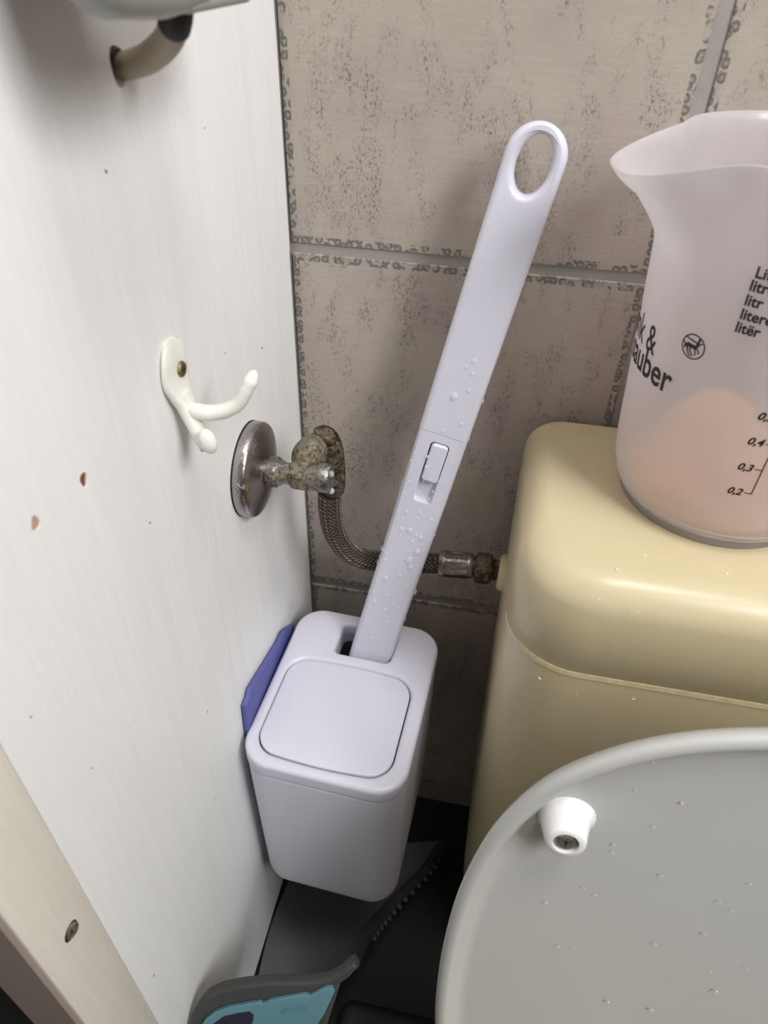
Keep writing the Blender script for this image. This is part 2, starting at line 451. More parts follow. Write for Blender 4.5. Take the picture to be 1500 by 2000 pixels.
# ------------------------------------------------------------------ double hook
hk = thing('double_hook', 'white enamelled double coat hook screwed to the white board', 'hook', at(352, 721, 0, 0))
hinv = hk.location.copy()
def hkpt(v): return Vector(v) - hinv
c0 = at(352, 721, 0, 0); zc = c0.z
# backplate outline, traced down the board, thick and rounded
bp = [(330, 690, .0025), (322, 715, .003)]
spine = [at(350, 670, 0, .001), at(341, 700, 0, .0018), at(343, 735, 0, .002), at(352, 765, 0, .0035), at(363, 790, 0, .006), at(376, 820, 0, .0095), at(390, 850, 0, .0135), at(404, 876, 0, .0185)]
wd = [.0050, .0118, .0126, .0098, .0066, .0048, .0040, .0034]
th = [.0016, .0022, .0026, .0030, .0034, .0034, .0030, .0028]
path = catmull(spine, 6); rw = catmull([Vector((w, t, 0)) for w, t in zip(wd, th)], 6)
bm = bmesh.new(); rings = []
for i, (p, T, N, B) in enumerate(frames(path)):
    side = Vector((0, 1, 0)); side = (side - T * side.dot(T)).normalized(); nn = T.cross(side)
    w, t_ = rw[i].x, rw[i].y
    ring = []
    for k in range(20):
        a = 2 * PI * k / 20; ca, sa = math.cos(a), math.sin(a)
        ring.append(hkpt(p + side * (w * math.copysign(abs(ca) ** .75, ca)) + nn * (t_ * math.copysign(abs(sa) ** .75, sa))))
    rings.append(ring)
loft(bm, rings)
# lower knob
kp = at(406, 862, 0, .021)
M = frame_z(hkpt(kp), (0.9, -.15, .25))
bmesh.ops.create_uvsphere(bm, u_segments=20, v_segments=12, radius=.0044, matrix=M @ Matrix.Diagonal((1.55, .95, 1.0, 1)))
hb = bm_obj('hook_body', bm, M_enamel, hk, angle=80)
bm = bmesh.new()
arm = [at(352, 770, 0, .004), at(367, 797, 0, .007), at(388, 804, 0, .013), at(415, 806, 0, .019), at(443, 801, 0, .026), at(466, 787, 0, .032), at(480, 764, 0, .036), at(488, 748, 0, .038), at(492, 739, 0, .0385)]
ap = catmull([hkpt(p) for p in arm], 6); na = len(ap)
rr = []
for i in range(na):
    t = i / (na - 1)
    r = .0046 * (1 - t) + .0031 * t if t < .8 else .0032 + .0005 * math.sin((t - .8) / .2 * PI)
    rr.append(r)
Te = (ap[-1] - ap[-2]).normalized(); e0 = ap[-1].copy()
for a in (20, 40, 60, 75, 86):
    ap.append(e0 + Te * (.0044 * math.sin(math.radians(a)))); rr.append(rr[na - 1] * math.cos(math.radians(a)))
tube(bm, ap, rr, 18)
bm_obj('hook_arm', bm, M_enamel, hk, angle=80)
sc = at(353, 721, 0, .0042)
screw('screw', hkpt(sc), (1, 0, 0), .0041, M_brass, hk, .0016, label='brassy cross head screw')

# ------------------------------------------------------------------ angle valve
vc = Vector((0, -.1185, .5178))
vt = thing('angle_valve', 'crusted chrome angle valve with round escutcheon coming out of the board', 'valve', vc)
bm = bmesh.new()
lathe(bm, [(.0325, 0), (.0325, .0008)], 56, frame_z((0, 0, 0), (1, 0, 0)))
bm_obj('rubber_seal', bm, M_black, vt)
bm = bmesh.new()
lathe(bm, [(.0321, .0008), (.0324, .0022), (.0322, .0074), (.0308, .0092), (.0265, .0108), (.0200, .0128), (.0150, .0142), (.0118, .0150), (.0080, .0152)], 72, frame_z((0, 0, 0), (1, 0, 0)))
bm_obj('escutcheon', bm, M_chrome, vt, angle=50)
bm = bmesh.new()
VX = frame_z((0, 0, 0), (1, -.02, .03))
lathe(bm, [(.0098, .010), (.0103, .016), (.0103, .0205), (.0088, .0225), (.0074, .025), (.0072, .029), (.0084, .031)], 40, VX)
bm_obj('valve_stub', bm, M_chrome_dirty, vt)
bm = bmesh.new()
lathe(bm, [(.0088, .0305), (.0106, .032), (.0106, .0415), (.0090, .043)], 6, VX)
bmesh.ops.bevel(bm, geom=bm.edges[:], offset=.0009, segments=2, affect='EDGES')
bm_obj('hex_collar', bm, M_crust, vt)
bm = bmesh.new()
lathe(bm, [(.0084, .042), (.0090, .044), (.0090, .0490), (.0098, .0495), (.0098, .0555), (.0090, .0570), (.003, .0574)], 40, VX)
bm_obj('end_cap', bm, M_chrome_dirty, vt)
# elbow rising behind and turning down
bm = bmesh.new()
el = [Vector(p) for p in ((.038, .002, .000), (.0385, .010, .006), (.040, .018, .010), (.043, .024, .011))]
tube(bm, catmull(el, 6), [.0085 + .0026 * math.sin(i / 18 * PI) for i in range(19)], 24)
bmesh.ops.create_icosphere(bm, subdivisions=3, radius=.0118, matrix=Matrix.Translation((.0385, .012, .007)))
for v in bm.verts: v.co += v.normal * .0006 * noise.noise(v.co * 300)
bm_obj('elbow', bm, M_crust, vt, angle=60)
bm = bmesh.new()
el = [Vector(p) for p in ((.040, .024, .014), (.0455, .026, .0145), (.0490, .027, .008), (.0500, .0300, -.010), (.0492, .0322, -.034))]
pp = catmull(el, 6); tube(bm, pp, [.0065, .0072, .0078, .008, .0084] + [.0086] * (len(pp) - 8) + [.0086, .0084, .0078], 24)
bm_obj('outlet_bend', bm, M_brown, vt, angle=60)
# small beads of water on the cap
for dz in (.006, -.008):
    bm = bmesh.new(); bmesh.ops.create_uvsphere(bm, u_segments=14, v_segments=8, radius=.0022, matrix=Matrix.Translation((.0572, -.0015, dz)))
    o = bm_obj('water_bead', bm, M_water, vt)

# ------------------------------------------------------------------ braided hose
hp = [at(x_, y_, 1, d_) for x_, y_, d_ in ((644, 962, -.086), (645, 1000, -.083), (654, 1040, -.078), (678, 1074, -.070), (712, 1092, -.061), (760, 1098, -.053), (810, 1099, -.048), (862, 1100, -.046))]
hs = thing('supply_hose', 'braided steel flexible hose curving from the valve to the cistern', 'hose', hp[0])
hpath = [p - hs.location for p in catmull(hp, 22)]
R = .0080
bm = bmesh.new(); tube(bm, hpath, R - .0005, 20); bm_obj('hose_core', bm, M_hosecore, hs)
bm = bmesh.new(); fr = frames(hpath)
L = [0]
for a, b in zip(hpath, hpath[1:]): L.append(L[-1] + (b - a).length)
NS = 14
for sgn in (1, -1):
    for k in range(NS):
        a_, b_ = [], []
        for i, (p, T, N, B) in enumerate(fr):
            ph = 2 * PI * k / NS + sgn * L[i] / (R * 1.15)
            rad = R + .00035 * math.sin(NS * (ph if sgn > 0 else ph + PI / NS) * .5 * 2 + (0 if sgn > 0 else PI)) 
            w = .085
            for lst, dp in ((a_, -w), (b_, w)):
                lst.append(bm.verts.new(p + (N * math.cos(ph + dp) + B * math.sin(ph + dp)) * rad))
            # ridge in the middle of the strand
        mid = [bm.verts.new(p + (N * math.cos(2 * PI * k / NS + sgn * L[i] / (R * 1.15)) + B * math.sin(2 * PI * k / NS + sgn * L[i] / (R * 1.15))) * (R + .0006 + .00035 * math.sin(NS * (2 * PI * k / NS + sgn * L[i] / (R * 1.15)) + (0 if sgn > 0 else PI)))) for i, (p, T, N, B) in enumerate(fr)]
        for i in range(len(fr) - 1):
            bm.faces.new((a_[i], mid[i], mid[i + 1], a_[i + 1])); bm.faces.new((mid[i], b_[i], b_[i + 1], mid[i + 1]))
me = bpy.data.meshes.new('braid'); bm.to_mesh(me); bm.free()
tag(link('braid', me, M_braid, hs), kind='stuff')
q0 = at(856, 1100, 1, -.046) - hs.location; q1 = at(928, 1106, 1, -.046) - hs.location
M = frame_z(q0, q1 - q0); Lf = (q1 - q0).length
bm = bmesh.new()
rings = []
for r, z in ((.0085, 0), (.0107, .0015), (.0113, .004), (.0113, Lf * .19), (.0112, Lf * .23), (.0111, Lf * .45), (.0110, Lf * .78), (.0110, Lf * .82), (.0109, Lf * .88), (.0090, Lf * .95), (.0083, Lf)):
    ring = []
    for i in range(48):
        a = 2 * PI * i / 48; inside = (math.cos(6 * a) > -.25) and .20 * Lf < z < .80 * Lf
        ring.append(M @ Vector(((r - (.0011 if inside else 0)) * math.cos(a), (r - (.0011 if inside else 0)) * math.sin(a), z)))
    rings.append(ring)
loft(bm, rings); bm_obj('ferrule', bm, M_ferrule, hs, angle=40)
q2 = at(926, 1108, 1, -.046) - hs.location; q3 = at(962, 1112, 1, -.046) - hs.location
M = frame_z(q2, q3 - q2); Ln = (q3 - q2).length
bm = bmesh.new(); lathe(bm, [(.0092, 0), (.0131, .0015), (.0136, .0035), (.0136, Ln - .003), (.0122, Ln - .0008), (.010, Ln)], 6, M)
bmesh.ops.bevel(bm, geom=[e for e in bm.edges], offset=.0007, segments=2, affect='EDGES')
bm_obj('hex_nut', bm, M_brown, hs)
q4 = at(980, 1116, 1, -.046) - hs.location; M = frame_z(q3, q4 - q3); Lt = (q4 - q3).length
bm = bmesh.new(); pr = []
for i in range(9): pr.append((.0090 if i % 2 else .0080, -.001 + (Lt + .003) * i / 8))
lathe(bm, pr, 28, M); bm_obj('thread', bm, M_brown, hs)

# ------------------------------------------------------------------ cistern
CX0, CX1 = .181, .585; CYF = -.190; CYB = -.0065; ZT = .522; ZS = .452; ZB = .03
ct = thing('toilet_cistern', 'aged yellow plastic toilet cistern against the tiled wall', 'cistern', ((CX0 + CX1) / 2, (CYF + CYB) / 2, ZB))
ox, oy, oz = ct.location
def cring(x0, x1, yf, yb, rf, rb, z, n=12):
    pts = []
    for cx, cy, r, a0 in ((x1 - rb, yb - rb, rb, 0), (x0 + rb, yb - rb, rb, 90), (x0 + rf, yf + rf, rf, 180), (x1 - rf, yf + rf, rf, 270)):
        for i in range(n + 1):
            a = math.radians(a0 + 90 * i / n); pts.append((cx + r * math.cos(a) - ox, cy + r * math.sin(a) - oy, z - oz))
    return pts
bm = bmesh.new(); rings = []
# body: slight taper downwards, open shell closed with caps
for z, d in ((ZS - .0034, .0), (ZS - .03, .0006), (.36, .003), (.28, .006), (.20, .009), (.10, .013), (.05, .020), (ZB, .034)):
    rings.append(cring(CX0 + d * .35 + .0005, CX1 - d * .35 - .0005, CYF + d * .5 + .0005, CYB, .046, .012, z))
loft(bm, rings); bm_obj('tank', bm, M_yellow, ct, angle=60)
bm = bmesh.new(); rings = []
for z in (ZS - .0036, ZS - .0008, ZS + .0006): rings.append(cring(CX0 + .0004, CX1 - .0004, CYF - .0001, CYB, .046, .012, z))
loft(bm, rings); tag(bm_obj('gasket', bm, M_yellow_seam, ct), 'dusty seam strip under the cistern lid')
bm = bmesh.new(); rings = [cring(CX0 + .0010, CX1 - .0010, CYF + .0010, CYB, .046, .012, ZS), cring(CX0, CX1, CYF, CYB, .047, .012, ZS + .0012)]
RT = .021
rings.append(cring(CX0 + .0003, CX1 - .0003, CYF + .0008, CYB, .047, .012, ZT - RT - .004))
for i in range(0, 13):
    a = math.radians(90 * i / 12); d = RT * (1 - math.cos(a)); z = ZT - RT + RT * math.sin(a)
    z = ZT - RT * .92 * (1 - math.sin(a)) - .003 * (1 - math.sin(a))
    db = min(d, .012 * (1 - math.cos(a)))
    rings.append(cring(CX0 + .0005 + d * .85, CX1 - .0005 - d * .85, CYF + .001 + d, CYB - db, .048, .016, z))
loft(bm, rings); bm_obj('lid', bm, M_yellow, ct, angle=60)
q5 = at(972, 1117, 1, -.046); q6 = at(1012, 1122, 1, -.046)
M = Matrix.Translation(-ct.location) @ frame_z(q5, (1, 0, -.02)); 
bm = bmesh.new(); Ly = CX0 - q5.x + .006
lathe(bm, [(.0115, 0), (.0150, .0015), (.0160, .004), (.0160, Ly)], 10, M)
bmesh.ops.bevel(bm, geom=[e for e in bm.edges if e.calc_length() > .002], offset=.0006, segments=2, affect='EDGES')
tag(bm_obj('inlet_nut', bm, M_yellow, ct, angle=50), 'yellow inlet nut on the side of the cistern')

# ------------------------------------------------------------------ raised seat lid
LN = Vector((0, -.9806, .1961)).normalized(); LP = Vector((.356, -.27, .53))
LD = Vector((0, -.1961, -.9806)).normalized()      # down along the lid
edge = [(.356, -.006), (.325, -.003), (.294, .004), (.268, .0125), (.2445, .0245), (.2225, .0415), (.2058, .060), (.1925, .084), (.182, .113), (.1745, .152), (.171, .195), (.1705, .240), (.173, .289), (.180, .335), (.194, .380), (.220, .425), (.262, .447), (.356, .450)]
half = [(x - .356, s) for x, s in edge]
sm = catmull([Vector((x, s, 0)) for x, s in half], 4)
outl = [(p.x, p.y) for p in sm] + [(-p.x, p.y) for p in sm[::-1][1:-1]]
# local frame: X = world X, Y = down the lid (LD), Z = LN (towards the viewer / underside)
XL = Vector((1, 0, 0)); ML = Matrix((XL, -LD, XL.cross(-LD))).transposed().to_4x4(); 
if XL.cross(-LD).dot(LN) < 0: pass
ML.translation = LP
lidt = thing('toilet_seat_lid', 'raised pale grey toilet seat lid showing its underside with one bumper', 'toilet lid', mat=ML)
ov = [Vector((x, -s, 0)) for x, s in outl]
cen = Vector((0, -.225, 0))
def ringoff(d, z):                       # outline moved inwards by d
    n = len(ov); out = []
    for i in range(n):
        T = (ov[(i + 1) % n] - ov[i - 1]).normalized(); Nn = Vector((-T.y, T.x, 0))
        if Nn.dot(cen - ov[i]) < 0: Nn = -Nn
        p = ov[i] + Nn * d; out.append(Vector((p.x, p.y, z)))
    return out
sgnz = 1 if (ML.to_3x3() @ Vector((0, 0, 1))).dot(LN) > 0 else -1
bm = bmesh.new()
prf = [(.030, -.0150), (.010, -.0135), (.002, -.0095), (.0, -.004), (.0006, -.0015), (.0022, 0), (.0056, .0003), (.0076, -.0004), (.0118, -.0052), (.0145, -.0078)]
rg = [ringoff(d, z * sgnz) for d, z in prf]
loft(bm, rg, True, False)
# panel inside the rim, gently dished
base = ringoff(.0145, -.0078 * sgnz); n = len(base); rings = [base]
for k in (.97, .9, .75, .5, .25, .05):
    rings.append([cen + (p - cen) * k + Vector((0, 0, 0)) for p in base])
    for p in rings[-1]: p.z = (-.0078 - .0022 * (1 - k ** 6)) * sgnz
loft(bm, rings[0:1] + rings[1:], False, True)
bmesh.ops.remove_doubles(bm, verts=bm.verts[:], dist=1e-6)
lid_o = bm_obj('lid_shell', bm, M_seat, lidt, angle=60)
bp_ = on_plane(1103, 1595, LP + LN * -.008, LN); bl = ML.inverted() @ bp_
bt_ = on_plane(1094, 1636, LP + LN * .006, LN); btl = ML.inverted() @ bt_
bm = bmesh.new(); ax = (btl - bl)
Mb = frame_z(bl, (0, 0, sgnz), (1, 0, 0))
Hb = .0165
lathe(bm, [(.0165, -.0015), (.0142, .0002), (.0130, .0025), (.0120, .0065), (.0110, .0110), (.0100, Hb - .0010), (.0093, Hb), (.0066, Hb), (.0062, Hb - .0022), (.001, Hb - .0024)], 40, Mb)
bump_o = bm_obj('bumper', bm, M_bumper, lidt, angle=60)
screw('screw', Mb @ Vector((0, 0, Hb - .0020)), (0, 0, sgnz), .0056, M_screw, bump_o, .0016, slots=6, label='small steel screw in the bumper')
for sx in (-.075, .075):
    bm = bmesh.new(); box(bm, sx - .012, sx + .012, -.456, -.435, -.016, -.002, .003); bm_obj('hinge', bm, M_seat_rim, lidt)
bm = bmesh.new()
for (px, py, s) in ((1118, 271, 1.3), (817, 456, 1), (811, 492, .8), (1029, 595, 1.1), (1425, 631, .8), (1290, 710, 1), (570, 909, 1), (684, 650, .8), (735, 680, .8), (1270, 1108, 1.7), (792, 1155, 1.6), (985, 1190, 1.6), (1222, 855, 1.3), (910, 212, .8), (990, 90, .9), (995, 377, .7), (1058, 1053, .7), (640, 912, .7), (515, 712, 1), (1345, 752, .8), (1410, 1004, .9), (1247, 1022, .7), (1002, 898, 1)):
    X, Y = 840 + px * .44, 1450 + py * .44
    p = ML.inverted() @ on_plane(X, Y, LP + LN * -.0078, LN)
    a = random.uniform(0, 3); s *= .0005
    bmesh.ops.create_icosphere(bm, subdivisions=1, radius=1, matrix=Matrix.Translation(p) @ Matrix.Rotation(a, 4, 'Z') @ Matrix.Diagonal((s * 1.8, s, s * .7, 1)))
tag(bm_obj('debris', bm, M_debris, lidt), 'tiny pale crumbs stuck to the lid', kind='stuff')

bm = bmesh.new()
for (px, py, ax_, v_) in ((1150, 1080, 2, ZT), (1260, 1085, 2, ZT), (1355, 1100, 2, ZT), (1310, 1092, 2, ZT), (1420, 1120, 2, ZT), (1120, 1060, 2, ZT), (1205, 1112, 2, ZT), (1125, 1357, 1, -.1895), (1237, 1365, 1, -.1895), (1054, 1325, 1, -.1895), (1165, 1470, 1, -.1885), (1290, 1452, 1, -.1885), (1171, 1171, 1, -.191), (1245, 1194, 1, -.191), (1300, 1205, 1, -.191)):
    p = at(px, py, ax_, v_) - ct.location; q = random.uniform(.0004, .0008)
    bmesh.ops.create_icosphere(bm, subdivisions=1, radius=1, matrix=Matrix.Translation(p) @ Matrix.Rotation(random.uniform(0, 3), 4, 'Y') @ Matrix.Diagonal((q * 1.9, q, q * .6, 1)))
tag(bm_obj('debris', bm, M_debris, ct), 'tiny crumbs on the cistern', kind='stuff')
# toilet bowl under it (mostly out of view)
tb = thing('toilet_bowl', 'cream ceramic toilet bowl below the raised lid', 'toilet', (.356, -.50, FZ))
bm = bmesh.new(); rings = []
for z, a, b, cy in ((0, .10, .17, .03), (.02, .10, .17, .03), (.07, .11, .18, .03), (.115, .16, .205, .01), (.135, .18, .215, 0), (.142, .175, .21, 0), (.142, .13, .165, 0), (.12, .12, .15, 0), (.06, .06, .08, .02)):
    rings.append([(a * math.cos(2 * PI * i / 40), cy + b * math.sin(2 * PI * i / 40), z) for i in range(40)])
loft(bm, rings); bm_obj('bowl', bm, M_ceramic, tb)

# ------------------------------------------------------------------ measuring beaker
BC = Vector((.298, -.082, ZT))
bk = thing('measuring_beaker', 'frosted plastic measuring beaker standing on the yellow cistern', 'beaker', BC)
PR = [(0, .0552), (.006, .0562), (.009, .0580), (.014, .0604), (.022, .0632), (.036, .0648), (.06, .0662), (.09, .0680), (.12, .0698), (.15, .0718), (.165, .0730), (.178, .0742), (.190, .0752), (.198, .0758), (.2015, .0768), (.2035, .0775)]
def brad(z):
    for (z0, r0), (z1, r1) in zip(PR, PR[1:]):
        if z <= z1: return r0 + (r1 - r0) * (z - z0) / (z1 - z0)
    return PR[-1][1]
SA = math.radians(193)
def bpos(a, z, r):
    da = (a - SA + PI) % (2 * PI) - PI
    t = max(0, (z - .150) / .0535); t = t * t * (3 - 2 * t)
    g = math.exp(-(abs(da) / .40) ** 2.8)
    r2 = r + .028 * t * g - .004 * t * math.exp(-((abs(da) - .62) / .22) ** 2)
    zz = z - .012 * g * max(0, (z - .18) / .0235)
    return Vector((r2 * math.cos(a), r2 * math.sin(a), zz))
bm = bmesh.new(); SEG = 120; rings = []
zs = [p[0] for p in PR]
for z0, z1 in ((.12, .2035),):
    zs = [z for z in zs if z < .12] + [.12 + (.2035 - .12) * i / 18 for i in range(19)]
for z in zs: rings.append([bpos(2 * PI * i / SEG, z, brad(z)) for i in range(SEG)])
rings.append([bpos(2 * PI * i / SEG, .2040, brad(.2035) - .0008) for i in range(SEG)])
for z in zs[::-1]:
    if z < .0055: continue
    rings.append([bpos(2 * PI * i / SEG, z, brad(z) - .0017) for i in range(SEG)])
rings.append([Vector((.045 * math.cos(2 * PI * i / SEG), .045 * math.sin(2 * PI * i / SEG), .0022)) for i in range(SEG)])
loft(bm, rings); bm_obj('beaker_body', bm, M_frost, bk, angle=70)
bm = bmesh.new()
for zz in (.0075, .0125):
    ring = []
    rr_ = brad(zz)
    lathe(bm, [(rr_ - .0004, zz - .0006), (rr_ + .0007, zz), (rr_ - .0004, zz + .0006)], 96, None, False, False)
bm_obj('foot_ridge', bm, M_frost, bk)

def cyl_hit(px, py):                         # where a sight line meets the beaker's near side
    d = ray(px, py); best = None
    r = .066
    for it in range(6):
        o_ = CAM - BC; A = d.x ** 2 + d.y ** 2; Bq = 2 * (o_.x * d.x + o_.y * d.y); Cq = o_.x ** 2 + o_.y ** 2 - r * r
        disc = Bq * Bq - 4 * A * Cq
        if disc < 0: disc = 0
        t = (-Bq - math.sqrt(disc)) / (2 * A); P = o_ + d * t; r = brad(max(0, min(.2, P.z)))
    return math.atan2(P.y, P.x), P.z
def wrap_mesh(me, name, az, z, mat, parent, off=.00025, label=None, th=0):
    bm = bmesh.new(); bm.from_mesh(me)
    if not bm.faces: bm.free(); return
    for _ in range(2):
        es = [e for e in bm.edges if e.calc_length() > .0025]
        if es: bmesh.ops.subdivide_edges(bm, edges=es, cuts=1)
        bmesh.ops.triangulate(bm, faces=[f for f in bm.faces if len(f.verts) > 3])
    for v in bm.verts:
        x, y = v.co.x, v.co.y; zz = z + y; r = brad(zz) + off + v.co.z
        a = az + x / .069
        v.co = Vector((r * math.cos(a), r * math.sin(a), zz))
    me2 = bpy.data.meshes.new(name); bm.to_mesh(me2); bm.free()
    o = link(name, me2, mat, parent, smooth=False)
    if label: o['label'] = label
    return o
def text_mesh(s, size, bold=0.0, shear=0.0, sx=1.0, align='LEFT', spacing=1.0):
    cu = bpy.data.curves.new('t', 'FONT'); cu.body = s; cu.size = size; cu.offset = bold; cu.shear = shear
    cu.align_x = align; cu.resolution_u = 3; cu.space_character = spacing; cu.extrude = .00006
    o = bpy.data.objects.new('t', cu); COL.objects.link(o); dg = bpy.context.evaluated_depsgraph_get(); dg.update()
    me = bpy.data.meshes.new_from_object(o.evaluated_get(dg)); bpy.data.objects.remove(o); bpy.data.curves.remove(cu)
    for v in me.vertices: v.co.x *= sx
    return me
def print_text(s, px, py, capx, bold=.0, shear=0.0, sx=1.0, align='LEFT', name='printed_text', spacing=1.0):
    """baseline start (or end) at pixel px,py; capx = height in metres"""
    a, z = cyl_hit(px, py)
    return wrap_mesh(text_mesh(s, capx / .69, bold, shear, sx, align, spacing), name, a, z, M_ink, bk, label='black printed lettering')
print_text('flink &', 1277, 695, .0150, .00012, 0, .76, 'RIGHT')
print_text('sauber', 1305, 770, .0152, .00030, 0, .84, 'RIGHT')
for s, x, y in (('Liter', 1473, 541), ('litre', 1462, 566), ('litr', 1452.5, 594), ('litere', 1443.5, 621), ('litër', 1434, 646)):
    print_text(s, x, y, .0049, .00018, 0.0, .92)
for s, x, y in (('0,2', 1446, 967), ('0,3', 1467, 921), ('0,4', 1488, 872), ('0,5', 1509, 824), ('0,6', 1532, 768)):
    print_text(s, x, y, .0043, .00016, .25, 1.0, 'RIGHT', 'printed_number')
a2, z2 = cyl_hit(1467, 965); a3, z3 = cyl_hit(1486, 917); a4, z4 = cyl_hit(1505, 868)
def quad_mesh(x0, x1, y0, y1):
    bm = bmesh.new(); box(bm, x0, x1, y0, y1, -.00006, .00006); me = bpy.data.meshes.new('q'); bm.to_mesh(me); bm.free(); return me
wrap_mesh(quad_mesh(-.0003, .0003, 0, .085), 'scale_line', a2, z2, M_ink, bk)
for i in range(9):
    dz = (z4 - z2) / 2
    wrap_mesh(quad_mesh(-.0040, 0, 0, .0005), 'scale_tick', a2, z2 + dz * i * .98, M_ink, bk)
# round emblem: ring with a leaping centaur-like figure
ea, ez = cyl_hit(1354, 677); ER = .0066
bm = bmesh.new()
ro = [(ER * math.cos(2 * PI * i / 40), ER * math.sin(2 * PI * i / 40)) for i in range(40)]; ri = [(x * .89, y * .89) for x, y in ro]
vo_ = [bm.verts.new((x, y, 0)) for x, y in ro]; vi_ = [bm.verts.new((x, y, 0)) for x, y in ri]
for i in range(40): bm.faces.new((vo_[i], vo_[(i + 1) % 40], vi_[(i + 1) % 40], vi_[i]))
def poly(pts):
    vs = [bm.verts.new((x * ER, y * ER, 0)) for x, y in pts]; bm.faces.new(vs)
poly([(-.70, .02), (-.45, .22), (.0, .16), (.38, .22), (.40, -.12), (.05, -.14), (-.35, -.10), (-.62, -.22)])
poly([(.18, .12), (.30, .62), (.46, .66), (.50, .10)])
poly([(.28, .60), (.34, .82), (.50, .80), (.50, .60)])
poly([(-.78, .52), (-.70, .62), (.34, .44), (.34, .32), (-.2, .40)])
poly([(.38, .40), (.72, .52), (.74, .44), (.42, .26)])
poly([(.36, .0), (.66, -.22), (.56, -.42), (.48, -.38), (.54, -.24), (.30, -.10)])
poly([(.20, -.06), (.40, -.40), (.30, -.62), (.22, -.58), (.28, -.38), (.06, -.10)])
poly([(-.30, -.04), (-.24, -.40), (.10, -.78), (.18, -.70), (-.12, -.36), (-.12, -.06)])
poly([(-.56, -.06), (-.46, -.44), (-.14, -.86), (-.04, -.80), (-.34, -.42), (-.36, -.06)])
poly([(-.84, .22), (-.66, .06), (-.60, -.30), (-.76, -.40), (-.74, -.02), (-.90, .12)])
me = bpy.data.meshes.new('e'); bm.to_mesh(me); bm.free()
eo = wrap_mesh(me, 'round_emblem', ea, ez, M_ink, bk, .0003, label='black round emblem with a leaping figure')
# faint print on the far side, seen through the plastic
for i, (s, px, py) in enumerate((('Liter', 0, .118), ('litre', 0, .111), ('litr', 0, .104), ('litere', 0, .097), ('litër', 0, .090))):
    wrap_mesh(text_mesh(s, .0072, .0002), 'printed_text', math.radians(112), py, M_ink, bk)
# peach coloured lump inside
pk = at(1385, 795, 1, -.075)
bm = bmesh.new(); rings = []
for i in range(15):
    t = i / 14; z = .002 + .068 * t
    ring = []
    for k in range(36):
        a = 2 * PI * k / 36; r = .0505 * (1 - t) ** .75 + .010 * (t < 1) * (1 - t) ** .2
        r = min(r, .0505)
        r *= 1 + .16 * t * noise.noise(Vector((math.cos(a) * 1.6, math.sin(a) * 1.6, z * 40)))
        if i == 14: r = .004
        ring.append((r * math.cos(a) - .012 * t, r * math.sin(a) * .93 + .004 * t, z * .94))
    rings.append(ring)
loft(bm, rings)
for v in bm.verts: v.co += Vector((1, .5, .3)) * .0015 * noise.noise(v.co * 90)
sg = bm_obj('bath_sponge', bm, M_peach, None); sg.location = (BC.x, BC.y, BC.z + .004)
for v in sg.data.vertices:
    rad_ = math.hypot(v.co.x, v.co.y); lim = brad(v.co.z + .004) - .0035
    if rad_ > lim: v.co.x *= lim / rad_; v.co.y *= lim / rad_
tag(sg, 'peach coloured soft lump blurred inside the frosted beaker', 'sponge')

# ------------------------------------------------------------------ brush holder
YAW = math.radians(-2.5); HT = .325; HB = .128
hM = Matrix.Translation((.0705, -.1390, HB)) @ Matrix.Rotation(YAW, 4, 'Z')
bh = thing('brush_holder', 'white lidded toilet brush holder fixed beside the white board', 'brush holder', mat=hM)
H = HT - HB; hx, hy, rc = .0632, .0800, .024
slot = rrect(.0240, .0160, .005, 5, .0020, .0512)
lidh = .0165
fcx, fcy, fhx, fhy = -.0020, -.0232, .0525, .0440
fl_out = rrect(fhx, fhy, .0165, 9, fcx, fcy, bow=.0035)
fl_in = rrect(fhx - .0007, fhy - .0007, .0160, 9, fcx, fcy, bow=.0035)
plate('lid_frame', rrect(hx, hy, rc, 12), M_white, bh, Matrix.Translation((0, 0, H - lidh / 2)), [slot, fl_out], lidh, .0038, 6, 50)
plate('flip_cover', fl_in, M_white, bh, Matrix.Translation((0, 0, H - .0030 - .0006)), [], .0060, .0014, 5, 50)
bm = bmesh.new(); rings = []
def hring(sx, sy, r, z, n=12): return [(x, y, z) for x, y in rrect(sx, sy, r, n)]
zt = H - lidh - .0006
for t, e in ((0, 0.0), (.1, 0), (.3, .0004), (.6, .0010), (.9, .0018)):
    rings.append(hring(hx - .0006 - e, hy - .0006 - e, rc, zt * (1 - t)))
for a in range(0, 91, 15):
    d = .010 * (1 - math.cos(math.radians(a))); zz = .010 * (1 - math.sin(math.radians(a)))
    rings.append(hring(hx - .0026 - d, hy - .0026 - d, rc, zz))
inner = [hring(hx - .010, hy - .010, rc - .004, .006), hring(hx - .0035, hy - .0035, rc - .003, zt)]
loft(bm, rings[::-1][0:] , True, False)
vs = loft(bm, inner, True, False)
# close the lip
top_o = [v for v in bm.verts if abs(v.co.z - zt) < 1e-6]
n = len(rings[0]); to = [v for v in top_o if abs(v.co.x) > hx - .0010 or abs(v.co.y) > hy - .0010 or True]
oo = [min(top_o, key=lambda v: (v.co - Vector(p)).length) for p in rings[0]]; ii = vs[1]
for i in range(n):
    j = (i + 1) % n
    try: bm.faces.new((oo[i], oo[j], ii[j], ii[i]))
    except ValueError: pass
bm_obj('container', bm, M_white, bh, angle=50)
